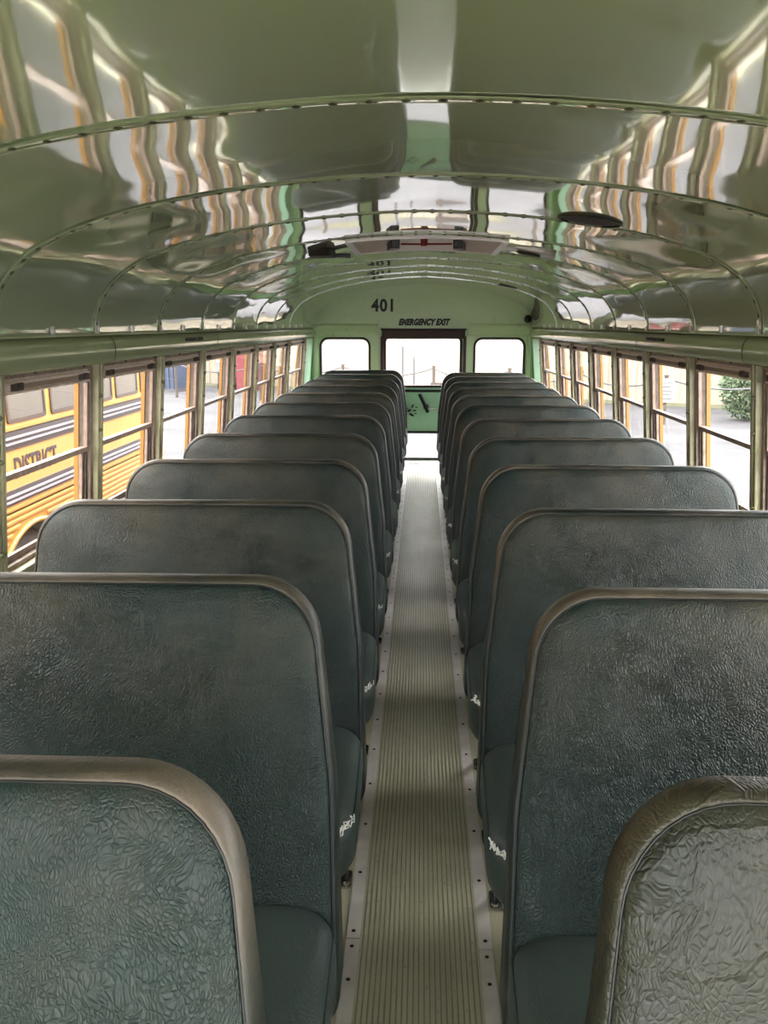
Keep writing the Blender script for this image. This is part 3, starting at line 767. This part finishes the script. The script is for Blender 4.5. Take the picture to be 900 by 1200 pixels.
for side, s, ys, tears in (('left', -1, LY, tearsL), ('right', 1, RY, tearsR)):
    for k in tears:
        r = [o for o in seats if abs(o.location.y-ys[k]) < 1e-4 and (side+' of the aisle') in o['label']][0]
        torn(r, s, k)

# ------------------------------------------------------------------ outside
GZ = -.87
bm = bm_new(); box(bm, -90, 90, -40, 120, GZ-.1, GZ)
struct(obj('ground', bm, M['gravel']))

# parked yellow school bus on the left
BX = -2.87; BY1 = 8.95; BY0 = -2.6
bus = tag(empty('school_bus', (BX, 5.8, GZ)), 'yellow school bus parked alongside outside the left windows', 'bus')
def bp(nm, bm, m, parent=bus, **k):
    o = obj(nm, bm, m, None, **k); o.parent = parent
    if parent is bus: o.matrix_parent_inverse = Matrix.Translation((-BX, -5.8, -GZ))
    return o
bw = 2.42
bm = bm_new()
sec = [(0, .12), (0, 1.30), (-.03, 1.45), (-.12, 1.62), (-.35, 1.76), (-.8, 1.87), (-1.21, 1.90)]
sec = sec+[(-bw-x, z) for x, z in sec[::-1][1:]]
n = len(sec)
ringsY = [(BY0, .96), (BY0+.03, 1), (BY1-.06, 1), (BY1-.02, .985), (BY1, .95)]
V = []
for y, k in ringsY: V.append([bm.verts.new((BX-bw/2+(x+bw/2)*k, y, .8+(z-.8)*k)) for x, z in sec])
for A, B in zip(V, V[1:]):
    for i in range(n): j = (i+1) % n; bm.faces.new((A[i], A[j], B[j], B[i]))
bm.faces.new(V[0]); bm.faces.new(V[-1])
bp('bus_body', bm, M['yellow'], smooth=35)
# skirt with wheel arch
WY, WZ, AR = 5.80, -.53, .53
sk = [(BY0, -.45)]
zb = -.45
aa = math.asin((zb-WZ)/AR)
EL = 1.2
sk.append((WY-EL*AR*math.cos(aa), zb))
for k in range(0, 17):
    t = PI-aa-(PI-2*aa)*k/16; sk.append((WY+EL*AR*math.cos(t), WZ+AR*math.sin(t)))
sk += [(BY1-.02, zb), (BY1-.02, .13), (BY0, .13)]
# dedupe
sk2 = [sk[0]]
for p in sk[1:]:
    if (Vector(p)-Vector(sk2[-1])).length > 1e-4: sk2.append(p)
bm = bm_new(); prism(bm, sk2, 0, -.04, lambda y, z, h: (BX+h, y, z)); bp('skirt_panel', bm, M['yellow'])
bm = bm_new()
pts = [(BX+.012, WY+EL*AR*math.cos(PI-aa-(PI-2*aa)*k/24), WZ+AR*math.sin(PI-aa-(PI-2*aa)*k/24)) for k in range(25)]
tube(bm, pts, .02, 8); bp('wheel_arch_lip', bm, M['yellow'], smooth=60)
bm = bm_new(); box(bm, BX-bw+.1, BX-.75, BY0+.1, BY1-.1, -.5, .11); 
prism(bm, [(WY+EL*(AR+.02)*math.cos(PI*k/16), WZ+(AR+.02)*math.sin(PI*k/16)) for k in range(17)], -.55, -.75, lambda y, z, h: (BX+h, y, z)); bp('underbody', bm, M['under'])
# fluted side ribs below the lower rail
bm = bm_new()
for z in (.150, .105, .06, .015, -.03, -.075, -.12):
    segs = [(BY0+.05, BY1-.05)]
    if z < WZ+AR+.03:
        hw = EL*math.sqrt(max(.0, (AR+.045)**2-(z-WZ)**2)); segs = [(BY0+.05, WY-hw), (WY+hw, BY1-.05)]
    for a, b in segs: prism(bm, [(0, -.016), (.014, -.008), (.014, .008), (0, .016)], a, b, lambda x, q, h: (BX+x, h, z+q))
bp('side_flutes', bm, M['yellow'])
# rub rails; beads painted pale for the sky highlight on them
for z0, z1, beads in ((.565, .69, (.645, .607)), (.185, .285, (.245, .21))):
    bm = bm_new(); box(bm, BX, BX+.012, BY0+.03, BY1-.04, z0, z1); r = bp('rub_rail', bm, M['rail'])
    bm = bm_new()
    for z in beads: prism(bm, [(.012, -.009), (.028, -.005), (.028, .005), (.012, .009)], BY0+.04, BY1-.05, lambda x, q, h: (BX+x, h, z+q))
    o = bp('rail_bead', bm, M['railhi'], parent=r)
    o.matrix_parent_inverse = Matrix.Identity(4); o.parent = r
# bus windows
y = 6.19-.69*12; 
while y < BY1-.6:
    if y > BY0+.1:
        bm = bm_new(); a, b = y+.045, y+.645
        o_ = rrect(a, b, .745, 1.30, .03, 3); i_ = rrect(a+.028, b-.028, .775, 1.272, .02, 3)
        frame2d(bm, o_, i_, -.01, .012, lambda p, q, h: (BX+h, p, q))
        box(bm, BX-.01, BX+.01, a+.03, b-.03, 1.04, 1.062)
        f = bp('bus_window', bm, M['bus_frame'])
        bm = bm_new(); prism(bm, i_, .0, .004, lambda p, q, h: (BX+h, p, q)); o = obj('pane', bm, M['bus_pane'], f)
    y += .69
bm = bm_new(); box(bm, BX, BX+.02, BY0+.05, BY1-.05, .70, .722); bp('window_ledge', bm, M['signyellow'])
mw = Matrix.Translation((BX+.002, 5.93, .42)) @ Matrix(((0, 0, 1, 0), (1, 0, 0, 0), (0, 1, 0, 0), (0, 0, 0, 1)))
o = text('lettering', 'DISTRICT', .20, M['rail'], None, mw, ext=.003, sx=.78, off=.005, spacing=1.06); o.parent = bus; o.matrix_parent_inverse = Matrix.Translation((-BX, -5.8, -GZ))
mw = Matrix.Translation((BX+.002, 4.5, .42)) @ Matrix(((0, 0, 1, 0), (1, 0, 0, 0), (0, 1, 0, 0), (0, 0, 0, 1)))
for dx in (-.02,):
    for wy, wr_ in ((WY, .415), (WY-6.2, .415)):
        bm = bm_new(); lathe(bm, [(.22, -.02), (.25, .0), (.36, .005), (.40, -.02), (wr_, -.06), (wr_, -.24), (.38, -.28), (.22, -.28)], (BX-.08, wy, GZ+wr_), (1, 0, 0), 40)
        for k in range(40):
            t = 2*PI*k/40; c, s_ = math.cos(t), math.sin(t)
            box(bm, -.05, .05, -.012, .012, 0, .010, lambda x, y_, z: (BX-.22+x, wy+(wr_+z)*c-y_*s_, GZ+wr_+(wr_+z)*s_+y_*c)) if abs(wr_*s_+wr_) > .06 else None
        wh = bp('wheel', bm, M['tyre'], smooth=40)
        bm = bm_new(); lathe(bm, [(.23, -.02), (.21, -.06), (.16, -.10), (.10, -.04), (.08, 0), (0, 0)], (BX-.08, wy, GZ+wr_), (1, 0, 0), 32)
        obj('rim', bm, M['hub'], wh, 40)

# cream metal fence wall across the back and right
def siding(pts, z0, z1, nm, label, cat='fence', m=None, step=.42):
    bm = bm_new()
    for (ax, ay), (bx_, by_) in zip(pts, pts[1:]):
        a = Vector((ax, ay)); b = Vector((bx_, by_)); d = (b-a); L = d.length; d.normalize(); nn = Vector((d.y, -d.x)); k = 0
        while k*step < L:
            t0 = k*step; t1 = min(L, t0+step)
            prof = [(t0, 0), (min(L, t0+.035), .045), (min(L, t0+.08), .045), (min(L, t0+.115), 0), (t1, 0)]
            P = [a+d*t+nn*h for t, h in prof]
            A = [bm.verts.new((p.x, p.y, z0)) for p in P]; B = [bm.verts.new((p.x, p.y, z1)) for p in P]
            for q in range(4):
                if (P[q]-P[q+1]).length > 1e-5: bm.faces.new((A[q], A[q+1], B[q+1], B[q]))
            k += 1
    o = obj(nm, bm, m or M['siding'])
    so_ = o.modifiers.new('thick', 'SOLIDIFY'); so_.thickness = .08; so_.offset = -1
    return tag(o, label, cat)
siding([(-16, 36), (9.2, 24.0), (15, 21)], GZ, 2.2, 'siding_fence', 'tall cream fence of vertical metal siding behind the lot')
bm = bm_new(); box(bm, -16, 9, -1.3, -.12, 0, .012, lambda x, y, z: (x, y+24.1-(x-9)*.476, z+GZ))
tag(obj('grass_verge', bm, M['grass']), 'strip of dry grass along the foot of the cream fence', 'grass', kind='stuff')
# posts with sagging cable in front of the fence
fp = [(-11.0, 27.5), (-7.8, 26.0), (-4.9, 25.0), (-2.3, 24.2), (.34, 23.5), (2.35, 22.3), (4.0, 21.0), (5.65, 19.4), (8.4, 19.0), (10.5, 18.0)]
cable = bm_new()
for i, (x, y) in enumerate(fp):
    zt = .24
    bm = bm_new(); tube(bm, [(0, 0, 0), (0, 0, zt-GZ)], .045, 10); lathe(bm, [(.06, 0), (.06, .03), (0, .06)], (0, 0, zt-GZ), (0, 0, 1), 10)
    names = {4: 'grey cable post seen through the rear door window', 7: 'grey cable post holding the white notice outside the right windows'}
    tag(obj('fence_post', bm, M['wood'], None, 40, loc=(x, y, GZ)), names.get(i, 'grey post with a sagging cable in front of the cream fence'), 'post', 'cable posts in front of the cream fence')
    if i < len(fp)-1:
        x2, y2 = fp[i+1]
        pts = [(x+(x2-x)*t, y+(y2-y)*t, zt-.04-.30*4*t*(1-t)*.8) for t in [q/10 for q in range(11)]]
        tube(cable, pts, .022, 6)
tag(obj('sagging_cable', cable, M['grey'], None, 60), 'grey cable sagging between the posts before the cream fence', 'cable')
# white notice on the post
nb = tag(empty('notice_board', (5.62, 19.32, -.35), math.radians(0)), 'white rectangular notice on a post outside the right windows', 'sign')
bm = bm_new(); prism(bm, rrect(-.20, .20, -.0, .55, .03, 3), 0, -.02, lambda a, b, h: (a, h, b)); obj('board', bm, M['white'], nb)
bm = bm_new()
for k in range(5): box(bm, -.15, .15-.04*(k % 2), -.026, -.02, .44-k*.09, .455-k*.09)
obj('print_line', bm, M['grey'], nb)
# brown box behind the rear door
bm = bm_new(); box(bm, -.36, .36, -.2, .2, 0, .62)
tag(obj('utility_box', bm, M['wood'], None, bevel=.02, loc=(.62, 24.4, GZ)), 'low brown box on the ground seen through the rear door window', 'box')
# utility pole and yellow sign seen through the rear door
bm = bm_new(); tube(bm, [(0, 0, 0), (0, 0, 4.5)], [.035, .03], 12)
tag(obj('utility_pole', bm, M['grey'], None, 60, loc=(-.55, 23.9, GZ)), 'thin pale pole seen through the rear door window, left one', 'pole')
bm = bm_new(); tube(bm, [(0, 0, 0), (0, 0, 4.5)], [.03, .025], 12)
tag(obj('utility_pole', bm, M['grey'], None, 60, loc=(-.22, 23.9, GZ)), 'thin pale pole seen through the rear door window, right one', 'pole')
ys_ = tag(empty('wall_sign', (-.75, 27.9, 1.0), math.radians(-25)), 'small yellow sign on the cream fence behind the rear door', 'sign')
bm = bm_new(); box(bm, -.22, .22, -.03, .0, 0, .22); obj('sign_face', bm, M['signyellow'], ys_)
bm = bm_new(); box(bm, -.17, .17, -.035, -.03, .13, .17); obj('print_line', bm, M['black'], ys_)
# blue container with white marks, red bin, white bin
bx = tag(empty('storage_container', (-9.3, 29.0, GZ), math.radians(-20)), 'large blue steel container with white marks outside the left windows', 'container')
bm = bm_new()
n_ = 24; Lc = 2.3
for k in range(n_):
    a = -Lc/2+Lc*k/n_; dpt = .03 if k % 2 else 0
    box(bm, a, a+Lc/n_, -.6+dpt, .6, 0, 1.9)
obj('container_body', bm, M['blue'], bx)
bm = bm_new(); box(bm, -Lc/2-.03, Lc/2+.03, -.64, .64, 1.9, 1.98); box(bm, -Lc/2-.03, Lc/2+.03, -.64, .64, 0, .1); obj('container_rail', bm, M['grey'], bx)
bm = bm_new(); lathe(bm, [(0, .01), (.2, .01), (.2, 0)], (-.45, -.61, 1.25), (0, -1, 0), 20); box(bm, -.9, .0, -.62, -.6, .72, .84); box(bm, -.95, -.1, -.62, -.6, 1.6, 1.72); obj('painted_mark', bm, M['white'], bx)
rb = tag(empty('waste_bin', (-6.1, 29.2, GZ), math.radians(-15)), 'red steel waste bin outside the left windows', 'bin')
bm = bm_new(); prism(bm, [(-.33, 0), (.33, 0), (.38, 1.35), (-.38, 1.35)], -.4, .4, lambda a, b, h: (a, h, b)); obj('bin_body', bm, M['binred'], rb, bevel=.02)
bm = bm_new(); prism(bm, [(-.45, 1.35), (.45, 1.35), (.42, 1.48), (-.2, 1.52)], -.45, .45, lambda a, b, h: (a, h, b)); obj('bin_lid', bm, M['binred'], rb, bevel=.02)
wb = tag(empty('wheeled_cart', (-6.95, 29.6, GZ), math.radians(-15)), 'grey and white cart left of the red waste bin', 'cart')
bm = bm_new(); box(bm, -.3, .3, -.3, .3, .12, .6); obj('cart_body', bm, M['grey'], wb, bevel=.03)
bm = bm_new(); box(bm, -.33, .33, -.33, .33, .6, 1.0); obj('cart_top', bm, M['white'], wb, bevel=.03)
for sx2 in (-1, 1):
    bm = bm_new(); lathe(bm, [(0, 0), (.12, 0), (.12, .05), (0, .05)], (sx2*.3, -.2, .12), (1, 0, 0), 16); obj('cart_wheel', bm, M['black'], wb, 40)
# hedge / bush at the right
def bush(nm, loc, rx, ry, rz, count, label, seed):
    rd = random.Random(seed); root = empty(nm, loc); tag(root, label, 'bush')
    bm = bm_new()
    for _ in range(count):
        u = rd.uniform(-1, 1); th = rd.uniform(0, 2*PI); q = math.sqrt(1-u*u); rr = rd.uniform(.72, 1.05)
        p = Vector((rx*q*math.cos(th)*rr, ry*q*math.sin(th)*rr, rz*(1+u*rr)))
        if p.z < .02: continue
        d = Vector((rd.uniform(-1, 1), rd.uniform(-1, 1), rd.uniform(-.3, 1))).normalized(); e = d.orthogonal().normalized(); L = rd.uniform(.06, .12)
        e = e*math.cos(th)+d.cross(e)*math.sin(th)
        bm.faces.new([bm.verts.new(p), bm.verts.new(p+d*L*.5+e*L*.3), bm.verts.new(p+d*L), bm.verts.new(p+d*L*.5-e*L*.3)])
    obj('foliage', bm, M['leaf'], root)
    bm = bm_new()
    for k in range(9):
        a = rd.uniform(0, 6.28); tube(bm, [(0, 0, 0), (rx*.3*math.cos(a), ry*.3*math.sin(a), rz*.7), (rx*.75*math.cos(a), ry*.75*math.sin(a), rz*1.5)], [.03, .02, .008], 6)
    obj('stem', bm, M['wood'], root, 60)
bush('hedge_bush', (8.0, 20.3, GZ), .75, .6, .78, 5200, 'tall green bush in front of the cream fence at the far right', 1)
bush('hedge_bush', (9.95, 20.2, GZ), .8, .6, .95, 4200, 'tall green bush beside the first one, nearer the right edge', 2)
